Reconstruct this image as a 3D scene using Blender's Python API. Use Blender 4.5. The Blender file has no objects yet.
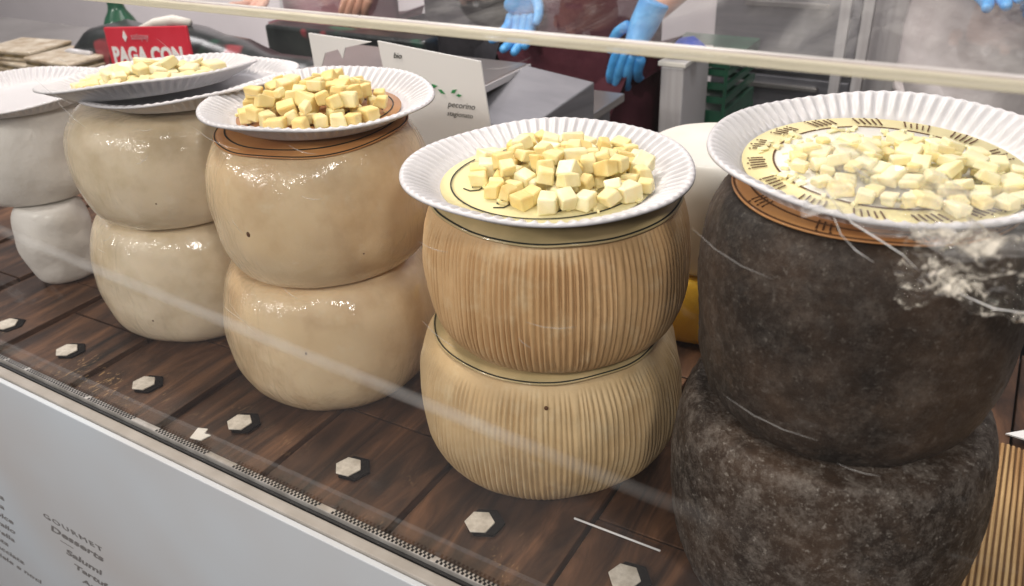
import bpy, bmesh, math, random
from mathutils import Vector, Matrix, noise, Euler
random.seed(7)
PI = math.pi
U = 0.55                      # metres per layout unit
sc = bpy.context.scene
C = sc.collection

# ------------------------------------------------------------------ camera
cam_d = bpy.data.cameras.new('camera'); cam = bpy.data.objects.new('camera', cam_d); C.objects.link(cam)
R = [[0.8557834, 0.2274777, -0.4646382], [0.5156439, -0.4476127, 0.7305848], [-0.0417862, -0.8648103, -0.5003570]]
M = Matrix.Identity(4)
for i in range(3):
    M[i][0] = R[i][0]; M[i][1] = -R[i][1]; M[i][2] = -R[i][2]
M[2][3] = 1.0 * U
cam.matrix_world = M
cam_d.sensor_width = 36; cam_d.lens = 817.08 / 1024 * 36
cam_d.clip_start = 0.02; cam_d.clip_end = 60
sc.camera = cam
cam_d.dof.use_dof = True; cam_d.dof.focus_distance = 0.74; cam_d.dof.aperture_fstop = 9.0
# ------------------------------------------------------------------ world and lamps
w = bpy.data.worlds.new('World'); sc.world = w; w.use_nodes = True
w.node_tree.nodes['Background'].inputs[0].default_value = (1.0, 0.97, 0.95, 1)
w.node_tree.nodes['Background'].inputs[1].default_value = 0.12
sc.view_settings.view_transform = 'Standard'; sc.view_settings.look = 'None'
sc.cycles.transparent_max_bounces = 24
sc.view_settings.exposure = -0.24; sc.view_settings.gamma = 1

def lamp(name, loc, target, size, energy, col, shape='DISK', sy=None):
    d = bpy.data.lights.new(name, 'AREA'); o = bpy.data.objects.new(name, d); C.objects.link(o)
    d.shape = shape; d.size = size; d.energy = energy; d.color = col
    if sy: d.size_y = sy
    o.location = Vector(loc)
    o.rotation_euler = (Vector(target) - Vector(loc)).to_track_quat('-Z', 'Y').to_euler()
    return o
lamp('ceiling_lamp', (-1.35, 0.62, 1.75), (-0.5, 0.6, 0.1), 0.36, 20, (1.0, 0.88, 0.75))
lamp('ceiling_spot', (-0.55, 0.95, 1.7), (-0.3, 0.6, 0.2), 0.26, 8, (1.0, 0.93, 0.84))
lamp('hall_lamp', (-1.3, -2.0, 1.7), (-0.6, 0.5, 0.15), 0.8, 19, (1.0, 0.94, 0.87))
lamp('hall_spot', (-2.0, -2.1, 1.75), (-0.7, 0.55, 0.25), 0.25, 34, (1.0, 0.95, 0.88))
lamp('hall_spot', (-3.0, -1.3, 1.7), (-0.6, 0.55, 0.25), 0.2, 12, (1.0, 0.96, 0.92))
lamp('aisle_spot', (0.7, -0.4, 1.5), (-0.7, 0.55, 0.25), 0.22, 14, (1.0, 0.95, 0.88))
lamp('aisle_spot', (0.05, -1.4, 1.25), (-0.6, 0.55, 0.25), 0.22, 11, (1.0, 0.95, 0.88))
lamp('background_fill', (-1.5, 1.75, 1.9), (-1.3, 2.2, 0.0), 0.9, 28, (1.0, 0.96, 0.96))  # added fill lights that brighten the wall and partition behind the counter
lamp('background_fill', (-3.2, 1.0, 1.9), (-3.4, 2.6, 0.0), 0.9, 60, (1.0, 0.96, 0.96))
lamp('background_fill', (0.3, 1.5, 1.9), (0.0, 2.2, 0.0), 0.7, 15, (1.0, 0.96, 0.96))

# ------------------------------------------------------------------ materials
def mat(name, col, rough=0.5, spec=0.5, col2=None, nscale=20, ndet=4, stretch=(1, 1, 1), ramp=(0.35, 0.65), bump=0.0, bscale=80,
        coat=0.0, coat_rough=0.1, metal=0.0, sss=0.0, bstretch=(1, 1, 1), bdist=0.002):
    m = bpy.data.materials.new(name); m.use_nodes = True
    nt = m.node_tree; N = nt.nodes; L = nt.links; p = N['Principled BSDF']
    p.inputs['Base Color'].default_value = (*col, 1); p.inputs['Roughness'].default_value = rough
    p.inputs['Specular IOR Level'].default_value = spec; p.inputs['Metallic'].default_value = metal
    p.inputs['Coat Weight'].default_value = coat; p.inputs['Coat Roughness'].default_value = coat_rough
    if sss:
        p.inputs['Subsurface Weight'].default_value = sss; p.inputs['Subsurface Radius'].default_value = (0.01, 0.006, 0.003)
        p.inputs['Subsurface Scale'].default_value = 0.6
    tc = N.new('ShaderNodeTexCoord')
    def nz(scale, det, st, rough_=0.55):
        mp = N.new('ShaderNodeMapping'); mp.inputs['Scale'].default_value = st; L.new(tc.outputs['Object'], mp.inputs['Vector'])
        n = N.new('ShaderNodeTexNoise'); n.inputs['Scale'].default_value = scale; n.inputs['Detail'].default_value = det
        n.inputs['Roughness'].default_value = rough_
        L.new(mp.outputs[0], n.inputs['Vector']); return n
    m['_c'] = 0
    if col2:
        n = nz(nscale, ndet, stretch); r = N.new('ShaderNodeValToRGB')
        r.color_ramp.elements[0].position = ramp[0]; r.color_ramp.elements[0].color = (*col, 1)
        r.color_ramp.elements[1].position = ramp[1]; r.color_ramp.elements[1].color = (*col2, 1)
        L.new(n.outputs['Fac'], r.inputs['Fac']); L.new(r.outputs[0], p.inputs['Base Color'])
    if bump:
        n = nz(bscale, 4, bstretch); b = N.new('ShaderNodeBump'); b.inputs['Strength'].default_value = bump
        b.inputs['Distance'].default_value = bdist
        L.new(n.outputs['Fac'], b.inputs['Height']); L.new(b.outputs[0], p.inputs['Normal'])
        if coat: L.new(b.outputs[0], p.inputs['Coat Normal'])
    return m

def add_layer(m, col, scale, lo, hi, det=3, stretch=(1, 1, 1), kind='noise', amount=1.0, rough=0.6):
    """another colour where a noise passes a threshold (stains, specks, wear)"""
    nt = m.node_tree; N = nt.nodes; L = nt.links; p = N['Principled BSDF']
    tc = N.new('ShaderNodeTexCoord'); mp = N.new('ShaderNodeMapping'); mp.inputs['Scale'].default_value = stretch
    mp.inputs['Location'].default_value = (random.random() * 5, random.random() * 5, random.random() * 5)
    L.new(tc.outputs['Object'], mp.inputs['Vector'])
    n = N.new('ShaderNodeTexNoise'); n.inputs['Scale'].default_value = scale; n.inputs['Detail'].default_value = det
    n.inputs['Roughness'].default_value = rough
    L.new(mp.outputs[0], n.inputs['Vector'])
    mr = N.new('ShaderNodeMapRange'); mr.inputs['From Min'].default_value = lo; mr.inputs['From Max'].default_value = hi
    mr.inputs['To Max'].default_value = amount
    L.new(n.outputs['Fac'], mr.inputs['Value'])
    mx = N.new('ShaderNodeMix'); mx.data_type = 'RGBA'
    L.new(mr.outputs[0], mx.inputs['Factor'])
    s = p.inputs['Base Color']
    if s.is_linked: L.new(s.links[0].from_socket, mx.inputs['A'])
    else: mx.inputs['A'].default_value = s.default_value
    mx.inputs['B'].default_value = (*col, 1)
    L.new(mx.outputs['Result'], s)
    return mr

def wrapped_bump(m, strength=0.5, dist=0.0042):
    """wrinkles of a tight plastic wrap: stretched, patchy ridges"""
    nt = m.node_tree; N = nt.nodes; L = nt.links; p = N['Principled BSDF']
    tc = N.new('ShaderNodeTexCoord'); mp = N.new('ShaderNodeMapping'); mp.inputs['Scale'].default_value = (1, 1, 0.45)
    L.new(tc.outputs['Object'], mp.inputs['Vector'])
    n1 = N.new('ShaderNodeTexNoise'); n1.inputs['Scale'].default_value = 75; n1.inputs['Detail'].default_value = 3; n1.inputs['Distortion'].default_value = 1.4
    L.new(mp.outputs[0], n1.inputs['Vector'])
    n2 = N.new('ShaderNodeTexNoise'); n2.inputs['Scale'].default_value = 13; n2.inputs['Detail'].default_value = 2
    L.new(tc.outputs['Object'], n2.inputs['Vector'])
    r = N.new('ShaderNodeMapRange'); r.inputs['From Min'].default_value = 0.36; r.inputs['From Max'].default_value = 0.60
    L.new(n2.outputs['Fac'], r.inputs['Value'])
    mu = N.new('ShaderNodeMath'); mu.operation = 'MULTIPLY'; L.new(n1.outputs['Fac'], mu.inputs[0]); L.new(r.outputs[0], mu.inputs[1])
    b = N.new('ShaderNodeBump'); b.inputs['Strength'].default_value = strength; b.inputs['Distance'].default_value = dist
    L.new(mu.outputs[0], b.inputs['Height']); L.new(b.outputs[0], p.inputs['Coat Normal'])

WAX = mat('waxed_rind', (0.68, 0.56, 0.39), 0.45, 0.4, (0.77, 0.66, 0.50), 9, 5, coat=0.85, coat_rough=0.10, bump=0.35, bscale=55, sss=0.12)
add_layer(WAX, (0.44, 0.33, 0.17), 16, 0.47, 0.74, 9, amount=0.7); add_layer(WAX, (0.72, 0.67, 0.52), 60, 0.6, 0.8, 4, amount=0.4); wrapped_bump(WAX, 0.8)
WAX2 = mat('amber_rind', (0.66, 0.49, 0.29), 0.45, 0.4, (0.77, 0.61, 0.40), 8, 5, coat=0.85, coat_rough=0.10, bump=0.40, bscale=50, sss=0.12)
add_layer(WAX2, (0.44, 0.26, 0.12), 13, 0.47, 0.74, 9, amount=0.72); add_layer(WAX2, (0.74, 0.65, 0.48), 50, 0.6, 0.8, 4, amount=0.45); wrapped_bump(WAX2, 1.0)
BASKET = mat('basket_rind', (0.50, 0.31, 0.145), 0.65, 0.3, (0.60, 0.395, 0.205), 14, 5, bump=0.45, bscale=260, bdist=0.001, coat=0.12, coat_rough=0.35)
add_layer(BASKET, (0.38, 0.20, 0.09), 10, 0.50, 0.72, 8, amount=0.3); add_layer(BASKET, (0.68, 0.54, 0.34), 38, 0.52, 0.72, 5, amount=0.55); add_layer(BASKET, (0.28, 0.15, 0.07), 30, 0.60, 0.78, 6, amount=0.5)
BASKET2 = mat('pale_basket_rind', (0.53, 0.37, 0.19), 0.65, 0.3, (0.62, 0.46, 0.26), 14, 5, bump=0.45, bscale=260, bdist=0.001, coat=0.12, coat_rough=0.35)
add_layer(BASKET2, (0.42, 0.25, 0.12), 9, 0.52, 0.74, 8, amount=0.22); add_layer(BASKET2, (0.70, 0.58, 0.38), 38, 0.52, 0.72, 5, amount=0.55); add_layer(BASKET2, (0.32, 0.18, 0.08), 30, 0.62, 0.78, 6, amount=0.45)
def dark_rind(name, speck):
    m = mat(name, (0.010, 0.006, 0.004), 0.75, 0.3, (0.046, 0.026, 0.015), 13, 8, bump=0.7, bscale=120, bdist=0.0016, coat=0.10, coat_rough=0.35, ramp=(0.36, 0.66))
    add_layer(m, (0.11, 0.075, 0.052), 22, 0.50, 0.80, 10, amount=0.75, rough=0.8)
    add_layer(m, (0.006, 0.005, 0.005), 9, 0.52, 0.66, 6, amount=0.6, rough=0.7)
    add_layer(m, (0.27, 0.235, 0.205), 60, 0.47, 0.74, 10, amount=speck * .85, rough=0.9)
    add_layer(m, (0.50, 0.46, 0.41), 240, 0.58, 0.72, 5, amount=speck * .5, rough=0.7)
    return m
DARK = dark_rind('dark_mould_rind', 0.35); DARK2 = dark_rind('speckled_mould_rind', 1.0)
WRAP = mat('white_wrap', (0.72, 0.69, 0.65), 0.45, 0.4, (0.60, 0.57, 0.53), 12, 5, bump=0.7, bscale=22, bdist=0.006, coat=0.15)
PLATE = mat('plate_paper', (0.62, 0.61, 0.635), 0.42, 0.4, coat=0.25, coat_rough=0.25)
CHEESE = mat('cut_cheese', (0.80, 0.66, 0.30), 0.5, 0.35, (0.86, 0.76, 0.44), 60, 4, bump=0.3, bscale=260, bdist=0.0006, sss=0.25)
CHEESE_R = mat('cut_cheese_deep', (0.76, 0.56, 0.20), 0.5, 0.35, (0.84, 0.70, 0.34), 45, 4, bump=0.3, bscale=260, bdist=0.0006, sss=0.25)
CHEESE_P = mat('cut_cheese_pale', (0.84, 0.79, 0.54), 0.45, 0.4, (0.82, 0.71, 0.38), 50, 4, bump=0.3, bscale=260, bdist=0.0006, sss=0.25, coat=0.2)
LAB_Y = mat('label_yellow', (0.80, 0.71, 0.38), 0.5, 0.3, (0.76, 0.68, 0.38), 15, 3)
LAB_O = mat('label_orange', (0.42, 0.18, 0.06), 0.5, 0.3, (0.54, 0.27, 0.10), 22, 4, coat=0.3)
LAB_G = mat('label_green', (0.38, 0.30, 0.15), 0.5, 0.3, (0.50, 0.38, 0.20), 22, 4, coat=0.2)
LAB_W = mat('label_white', (0.78, 0.76, 0.70), 0.5, 0.3)
INK = mat('dark_ink', (0.02, 0.022, 0.016), 0.6, 0.2)
INK_B = mat('brown_ink', (0.10, 0.045, 0.02), 0.6, 0.2)
INK_T = mat('grey_print', (0.19, 0.18, 0.18), 0.6, 0.2)
PANEL = mat('white_panel', (0.64, 0.70, 0.77), 0.30, 0.5, (0.58, 0.56, 0.56), 3, 2, coat=0.2, ramp=(0.3, 0.75))
STRIPM = mat('steel_edge', (0.62, 0.60, 0.58), 0.3, 0.5, (0.42, 0.40, 0.38), 40, 3, metal=0.55)
BLACK = mat('black_plastic', (0.012, 0.012, 0.014), 0.4, 0.4)
RECESS = mat('dark_recess', (0.006, 0.005, 0.005), 0.8, 0.1)
STUDM = mat('stud_white', (0.66, 0.62, 0.55), 0.5, 0.4, (0.46, 0.42, 0.36), 120, 4, bump=0.4, bscale=200, bdist=0.001)
STEEL = mat('brushed_steel', (0.40, 0.38, 0.37), 0.34, 0.5, (0.27, 0.255, 0.25), 4, 5, stretch=(1, 1, 25), metal=0.7)
STEEL_D = mat('dull_steel', (0.25, 0.25, 0.27), 0.42, 0.5, (0.17, 0.17, 0.19), 4, 5, stretch=(1, 1, 12), metal=0.45)
STEEL_L = mat('pale_steel', (0.55, 0.54, 0.55), 0.45, 0.5, (0.45, 0.43, 0.44), 4, 5, stretch=(20, 1, 1), metal=0.2)
WALL = mat('pale_wall', (0.72, 0.67, 0.68), 0.7, 0.3, (0.66, 0.61, 0.62), 2, 4)
FLOORM = mat('grey_floor', (0.20, 0.19, 0.20), 0.4, 0.4, (0.14, 0.13, 0.14), 3, 5)
MAROON = mat('maroon_cloth', (0.055, 0.012, 0.020), 0.8, 0.2, (0.085, 0.022, 0.032), 12, 5, bump=0.5, bscale=9, bdist=0.02)
MAUVE = mat('mauve_cloth', (0.25, 0.11, 0.14), 0.8, 0.2, (0.34, 0.18, 0.20), 9, 5, bump=0.5, bscale=9, bdist=0.02)
DKCLOTH = mat('charcoal_cloth', (0.018, 0.018, 0.022), 0.8, 0.2, (0.04, 0.038, 0.045), 12, 5, bump=0.5, bscale=9, bdist=0.02)
WHCLOTH = mat('white_cloth', (0.55, 0.52, 0.52), 0.8, 0.2, (0.44, 0.40, 0.40), 9, 5, bump=0.5, bscale=9, bdist=0.02)
SKIN = mat('skin', (0.52, 0.27, 0.19), 0.5, 0.4, (0.58, 0.32, 0.23), 20, 3, sss=0.1)
HAIR = mat('dark_hair', (0.03, 0.02, 0.015), 0.5, 0.3, bump=0.6, bscale=120)
GLOVE = mat('blue_glove', (0.05, 0.27, 0.62), 0.38, 0.5, (0.11, 0.40, 0.76), 28, 4, bump=0.6, bscale=35, bdist=0.006)
RED = mat('red_card', (0.60, 0.012, 0.035), 0.35, 0.4, (0.68, 0.03, 0.06), 10, 3, coat=0.3)
WHITE = mat('white_print', (0.82, 0.82, 0.82), 0.5, 0.3)
PAPER = mat('white_paper', (0.80, 0.80, 0.80), 0.6, 0.3)
GREENB = mat('green_plastic', (0.008, 0.065, 0.035), 0.3, 0.5, (0.012, 0.11, 0.055), 20, 3, coat=0.5)
LEAF = mat('green_print', (0.03, 0.25, 0.08), 0.6, 0.3)
YELLOW = mat('yellow_rind', (0.85, 0.48, 0.02), 0.4, 0.4, (0.90, 0.58, 0.05), 14, 3, coat=0.4, sss=0.1)
WHITEB = mat('white_box', (0.72, 0.70, 0.66), 0.5, 0.3, (0.66, 0.64, 0.58), 14, 4, coat=0.2)
CRUST = mat('wrapped_bread', (0.36, 0.27, 0.17), 0.45, 0.3, (0.62, 0.55, 0.44), 34, 5, bump=0.5, bscale=60, coat=0.4)
CRUST_D = mat('bread_filling', (0.09, 0.07, 0.035), 0.5, 0.3, (0.30, 0.22, 0.10), 60, 5)
BLUE = mat('blue_cloth', (0.02, 0.07, 0.45), 0.6, 0.3)

# wood-look decking: colour per board, grain along Y, worn tan scratches
def wood():
    m = bpy.data.materials.new('dark_wood_print'); m.use_nodes = True
    nt = m.node_tree; N = nt.nodes; L = nt.links; p = N['Principled BSDF']
    tc = N.new('ShaderNodeTexCoord')
    def nz(sc_, st, det=5, dist=0.0, ro=0.6):
        mp = N.new('ShaderNodeMapping'); mp.inputs['Scale'].default_value = st; L.new(tc.outputs['Object'], mp.inputs['Vector'])
        n = N.new('ShaderNodeTexNoise'); n.inputs['Scale'].default_value = sc_; n.inputs['Detail'].default_value = det
        n.inputs['Distortion'].default_value = dist; n.inputs['Roughness'].default_value = ro
        L.new(mp.outputs[0], n.inputs['Vector']); return n
    g = nz(26, (1.0, 0.16, 1), 6, 1.6); r = N.new('ShaderNodeValToRGB'); e = r.color_ramp.elements
    e[0].position = 0.30; e[0].color = (0.006, 0.003, 0.002, 1); e[1].position = 0.72; e[1].color = (0.19, 0.092, 0.046, 1)
    k = e.new(0.5); k.color = (0.066, 0.031, 0.016, 1)
    L.new(g.outputs['Fac'], r.inputs['Fac'])
    big = nz(6, (1, 1, 1), 3); r2 = N.new('ShaderNodeMapRange'); r2.inputs['To Min'].default_value = 0.45; r2.inputs['To Max'].default_value = 1.35
    r2.inputs['From Min'].default_value = 0.3; r2.inputs['From Max'].default_value = 0.7
    L.new(big.outputs['Fac'], r2.inputs['Value'])
    mul = N.new('ShaderNodeVectorMath'); mul.operation = 'SCALE'; L.new(r.outputs[0], mul.inputs[0]); L.new(r2.outputs[0], mul.inputs['Scale'])
    # worn scratches near the front edge, in patches
    s = nz(120, (1.0, 0.35, 1), 3, 2.5); sr = N.new('ShaderNodeMapRange'); sr.inputs['From Min'].default_value = 0.575; sr.inputs['From Max'].default_value = 0.66
    L.new(s.outputs['Fac'], sr.inputs['Value'])
    pt = nz(7.5, (1, 1.4, 1), 2); pr = N.new('ShaderNodeMapRange'); pr.inputs['From Min'].default_value = 0.50; pr.inputs['From Max'].default_value = 0.62
    L.new(pt.outputs['Fac'], pr.inputs['Value'])
    sx = N.new('ShaderNodeSeparateXYZ'); L.new(tc.outputs['Object'], sx.inputs[0])
    yr = N.new('ShaderNodeMapRange'); yr.inputs['From Min'].default_value = 0.47; yr.inputs['From Max'].default_value = 0.40
    L.new(sx.outputs['Y'], yr.inputs['Value'])
    m1 = N.new('ShaderNodeMath'); m1.operation = 'MULTIPLY'; L.new(sr.outputs[0], m1.inputs[0]); L.new(pr.outputs[0], m1.inputs[1])
    m2 = N.new('ShaderNodeMath'); m2.operation = 'MULTIPLY'; L.new(m1.outputs[0], m2.inputs[0]); L.new(yr.outputs[0], m2.inputs[1])
    mx = N.new('ShaderNodeMix'); mx.data_type = 'RGBA'; L.new(m2.outputs[0], mx.inputs['Factor'])
    L.new(mul.outputs[0], mx.inputs['A']); mx.inputs['B'].default_value = (0.42, 0.27, 0.13, 1)
    L.new(mx.outputs['Result'], p.inputs['Base Color'])
    p.inputs['Roughness'].default_value = 0.5; p.inputs['Specular IOR Level'].default_value = 0.25; p.inputs['Coat Weight'].default_value = 0.06; p.inputs['Coat Roughness'].default_value = 0.3
    b = N.new('ShaderNodeBump'); b.inputs['Strength'].default_value = 0.5; b.inputs['Distance'].default_value = 0.001
    L.new(g.outputs['Fac'], b.inputs['Height']); L.new(b.outputs[0], p.inputs['Normal'])
    return m
WOOD = wood()
STRAW = mat('straw', (0.56, 0.38, 0.18), 0.6, 0.3, (0.36, 0.20, 0.08), 60, 4, stretch=(1, 0.12, 1), bump=0.5, bscale=300)

def stripes(m, pitch, dark):
    nt = m.node_tree; N = nt.nodes; L = nt.links; p = N['Principled BSDF']; tc = N.new('ShaderNodeTexCoord'); sx = N.new('ShaderNodeSeparateXYZ'); L.new(tc.outputs['Object'], sx.inputs[0])
    q = N.new('ShaderNodeMath'); q.operation = 'SUBTRACT'; L.new(sx.outputs['X'], q.inputs[0]); q.inputs[1].default_value = 0.085 * U
    f = N.new('ShaderNodeMath'); f.operation = 'PINGPONG'; L.new(q.outputs[0], f.inputs[0]); f.inputs[1].default_value = pitch / 2
    mr = N.new('ShaderNodeMapRange'); mr.inputs['From Min'].default_value = pitch * .10; mr.inputs['From Max'].default_value = pitch * .30; L.new(f.outputs[0], mr.inputs['Value'])
    mx = N.new('ShaderNodeMix'); mx.data_type = 'RGBA'; L.new(mr.outputs[0], mx.inputs['Factor']); mx.inputs['A'].default_value = (*dark, 1)
    L.new(p.inputs['Base Color'].links[0].from_socket, mx.inputs['B']); L.new(mx.outputs['Result'], p.inputs['Base Color'])
stripes(STRAW, 0.0086 * U, (0.12, 0.06, 0.02))
def clear(name, fres=1.0, dirt=0.0, dscale=14, tint=(1, 1, 1), haze=0.0, streak=(1, 1, 1), lo=0.62, hi=0.78, dcol=(0.85, 0.84, 0.83)):
    """thin clear plastic: see-through, mirror at grazing angles, dust and scratches"""
    m = bpy.data.materials.new(name); m.use_nodes = True
    nt = m.node_tree; N = nt.nodes; L = nt.links
    for n in list(N):
        if n.type == 'BSDF_PRINCIPLED': N.remove(n)
    out = [n for n in N if n.type == 'OUTPUT_MATERIAL'][0]
    tr = N.new('ShaderNodeBsdfTransparent'); tr.inputs[0].default_value = (*tint, 1)
    gl = N.new('ShaderNodeBsdfGlossy'); gl.inputs['Roughness'].default_value = 0.02
    fr = N.new('ShaderNodeFresnel'); fr.inputs['IOR'].default_value = 1.3
    mu = N.new('ShaderNodeMath'); mu.operation = 'MULTIPLY'; mu.inputs[1].default_value = fres; L.new(fr.outputs[0], mu.inputs[0])
    m1 = N.new('ShaderNodeMixShader'); L.new(mu.outputs[0], m1.inputs[0]); L.new(tr.outputs[0], m1.inputs[1]); L.new(gl.outputs[0], m1.inputs[2])
    df = N.new('ShaderNodeBsdfDiffuse'); df.inputs[0].default_value = (*dcol, 1)
    tl = N.new('ShaderNodeBsdfTranslucent'); tl.inputs[0].default_value = (*dcol, 1)
    ms = N.new('ShaderNodeMixShader'); ms.inputs[0].default_value = 0.12; L.new(df.outputs[0], ms.inputs[1]); L.new(tl.outputs[0], ms.inputs[2])
    tc = N.new('ShaderNodeTexCoord'); mp = N.new('ShaderNodeMapping'); mp.inputs['Scale'].default_value = streak
    mp.inputs['Rotation'].default_value = (0, 0.5, 0)
    L.new(tc.outputs['Object'], mp.inputs['Vector'])
    nz = N.new('ShaderNodeTexNoise'); nz.inputs['Scale'].default_value = dscale; nz.inputs['Detail'].default_value = 8; nz.inputs['Roughness'].default_value = 0.75
    nz.inputs['Distortion'].default_value = 0.6
    L.new(mp.outputs[0], nz.inputs['Vector'])
    r = N.new('ShaderNodeMapRange'); r.inputs['From Min'].default_value = lo; r.inputs['From Max'].default_value = hi
    r.inputs['To Min'].default_value = haze; r.inputs['To Max'].default_value = haze + dirt
    L.new(nz.outputs['Fac'], r.inputs['Value'])
    m2 = N.new('ShaderNodeMixShader'); L.new(r.outputs[0], m2.inputs[0]); L.new(m1.outputs[0], m2.inputs[1]); L.new(ms.outputs[0], m2.inputs[2])
    L.new(m2.outputs[0], out.inputs['Surface'])
    return m
PANE = clear('clear_acrylic', 0.12, 0.10, 7, haze=0.003, streak=(1, 1, 3.0))
SHELF = clear('clear_acrylic_shelf', 0.09, 0.14, 22, haze=0.006, streak=(1, 0.25, 1), lo=0.5, hi=0.72)
FILM = clear('crumpled_film', 0.6, 0.92, 46, haze=0.02, lo=0.50, hi=0.60, streak=(1, 1, 1.6), dcol=(.86, .80, .70))
FILM2 = clear('sheer_film', 0.25, 0.40, 30, haze=0.10, lo=0.46, hi=0.72)
GLARE = clear('glare_band', 0.02, 0.02, 20, haze=0.022, lo=0.35, hi=0.7)  # pale haze for the painted reflection band on the pane
SCRATCH = clear('white_scratch', 0.5, 0.2, 40, haze=0.30)
RAILM = clear('cream_edge', 0.9, 0.45, 14, haze=0.25, streak=(.15, 1, 1), lo=.35, hi=.65, dcol=(.84, .79, .64))
RAILW = mat('white_edge', (0.55, 0.52, 0.51), 0.3, 0.5, coat=0.5)
RAILP = mat('purplish_edge', (0.20, 0.14, 0.15), 0.4, 0.4, (0.32, 0.26, 0.26), 12, 3)  # purplish-dark line between the cream rail and the white lip

# ------------------------------------------------------------------ mesh helpers
class G:
    def __init__(s): s.v = []; s.f = []; s.sm = []
    def add(s, vs, fs, smooth=False):
        b = len(s.v); s.v += [tuple(v) for v in vs]; s.f += [tuple(b + i for i in f) for f in fs]; s.sm += [smooth] * len(fs); return s
    def box(s, x0, x1, y0, y1, z0, z1, M=None):
        vs = [Vector((x, y, z)) for z in (z0, z1) for y in (y0, y1) for x in (x0, x1)]
        if M is not None: vs = [M @ v for v in vs]
        return s.add(vs, [(0, 2, 3, 1), (4, 5, 7, 6), (0, 1, 5, 4), (2, 6, 7, 3), (0, 4, 6, 2), (1, 3, 7, 5)])
    def lathe(s, prof, n=64, fn=None, close=True):
        vs = []; m = len(prof)
        for (r, z) in prof:
            for k in range(n):
                a = 2 * PI * k / n; v = Vector((r * math.cos(a), r * math.sin(a), z))
                vs.append(fn(v, a) if fn else v)
        fs = [(i * n + k, i * n + (k + 1) % n, (i + 1) * n + (k + 1) % n, (i + 1) * n + k) for i in range(m - 1) for k in range(n)]
        s.add(vs, fs, True)
        b = len(s.v) - len(vs)
        if close:
            s.f.append(tuple(b + k for k in range(n - 1, -1, -1))); s.sm.append(False)
            s.f.append(tuple(b + (m - 1) * n + k for k in range(n))); s.sm.append(False)
        return s
    def tube(s, pts, r, n=6):
        pts = [Vector(p) for p in pts]; vs = []
        for i, p in enumerate(pts):
            t = (pts[min(i + 1, len(pts) - 1)] - pts[max(i - 1, 0)]).normalized()
            a = t.orthogonal().normalized(); b = t.cross(a)
            rr = r[i] if isinstance(r, (list, tuple)) else r
            for k in range(n): vs.append(p + (a * math.cos(2 * PI * k / n) + b * math.sin(2 * PI * k / n)) * rr)
        fs = [(i * n + k, i * n + (k + 1) % n, (i + 1) * n + (k + 1) % n, (i + 1) * n + k) for i in range(len(pts) - 1) for k in range(n)]
        fs += [tuple(range(n - 1, -1, -1)), tuple((len(pts) - 1) * n + k for k in range(n))]
        return s.add(vs, fs, True)
    def prism(s, poly, z0, z1, M=None):
        n = len(poly); vs = [Vector((x, y, z)) for z in (z0, z1) for (x, y) in poly]
        if M is not None: vs = [M @ v for v in vs]
        return s.add(vs, [tuple(range(n - 1, -1, -1)), tuple(range(n, 2 * n))] + [(k, (k + 1) % n, n + (k + 1) % n, n + k) for k in range(n)])
    def ring(s, r0, r1, z0, z1, n=96, a0=0, a1=2 * PI, fn=None):
        full = abs(a1 - a0 - 2 * PI) < 1e-6; m = n if full else n + 1
        vs = []
        for k in range(m):
            a = a0 + (a1 - a0) * k / n
            for (r, z) in ((r0, z0), (r1, z0), (r1, z1), (r0, z1)):
                v = Vector((r * math.cos(a), r * math.sin(a), z)); vs.append(fn(v) if fn else v)
        fs = []
        for k in range(n):
            j = (k + 1) % m
            for q in range(4): fs.append((k * 4 + q, k * 4 + (q + 1) % 4, j * 4 + (q + 1) % 4, j * 4 + q))
        if not full: fs += [(0, 1, 2, 3), (n * 4 + 3, n * 4 + 2, n * 4 + 1, n * 4)]
        return s.add(vs, fs)
    def mesh(s, name, scale=U):
        me = bpy.data.meshes.new(name)
        me.from_pydata([(x * scale, y * scale, z * scale) for x, y, z in s.v], [], s.f)
        me.polygons.foreach_set('use_smooth', s.sm)
        bm = bmesh.new(); bm.from_mesh(me); bmesh.ops.recalc_face_normals(bm, faces=bm.faces); bm.to_mesh(me); bm.free()
        me.update(); return me

def tag(o, label, cat, group=None):
    o['label'] = label; o['category'] = cat
    if group: o['group'] = group
    return o
def link(name, g, m, parent=None, loc=(0, 0, 0), rot=(0, 0, 0), bevel=0, scale=U):
    me = g.mesh(name, scale) if isinstance(g, G) else g
    me.materials.clear(); me.materials.append(m)
    o = bpy.data.objects.new(name, me); C.objects.link(o)
    o.location = Vector(loc) * scale; o.rotation_euler = rot
    if parent: o.parent = parent
    if bevel:
        b = o.modifiers.new('bevel', 'BEVEL'); b.width = bevel * scale; b.segments = 2; b.limit_method = 'ANGLE'
    return o
def thing(name, label, cat, loc=(0, 0, 0), rot=(0, 0, 0), group=None):
    o = bpy.data.objects.new(name, None); C.objects.link(o); o.empty_display_size = 0.05
    o.location = Vector(loc) * U; o.rotation_euler = rot
    return tag(o, label, cat, group)
def struct(name, g, m, loc=(0, 0, 0)):
    o = link(name, g, m, None, loc); o['kind'] = 'structure'; return o
def text(name, body, size, m, parent, loc, rot, ext=0.0006, spacing=1.0, shear=0, align='LEFT', bold=0):
    cu = bpy.data.curves.new(name, 'FONT'); cu.body = body; cu.size = size * U; cu.extrude = ext * U; cu.space_character = spacing; cu.shear = shear
    cu.align_x = align; cu.offset = bold * U; cu.resolution_u = 3
    t = bpy.data.objects.new(name, cu); C.objects.link(t)
    bpy.context.view_layer.update()
    me = bpy.data.meshes.new_from_object(t.evaluated_get(bpy.context.evaluated_depsgraph_get()))
    bpy.data.objects.remove(t); me.name = name
    me.materials.clear(); me.materials.append(m)
    o = bpy.data.objects.new(name, me); C.objects.link(o); o.location = Vector(loc) * U; o.rotation_euler = rot; o.parent = parent
    return o

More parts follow.
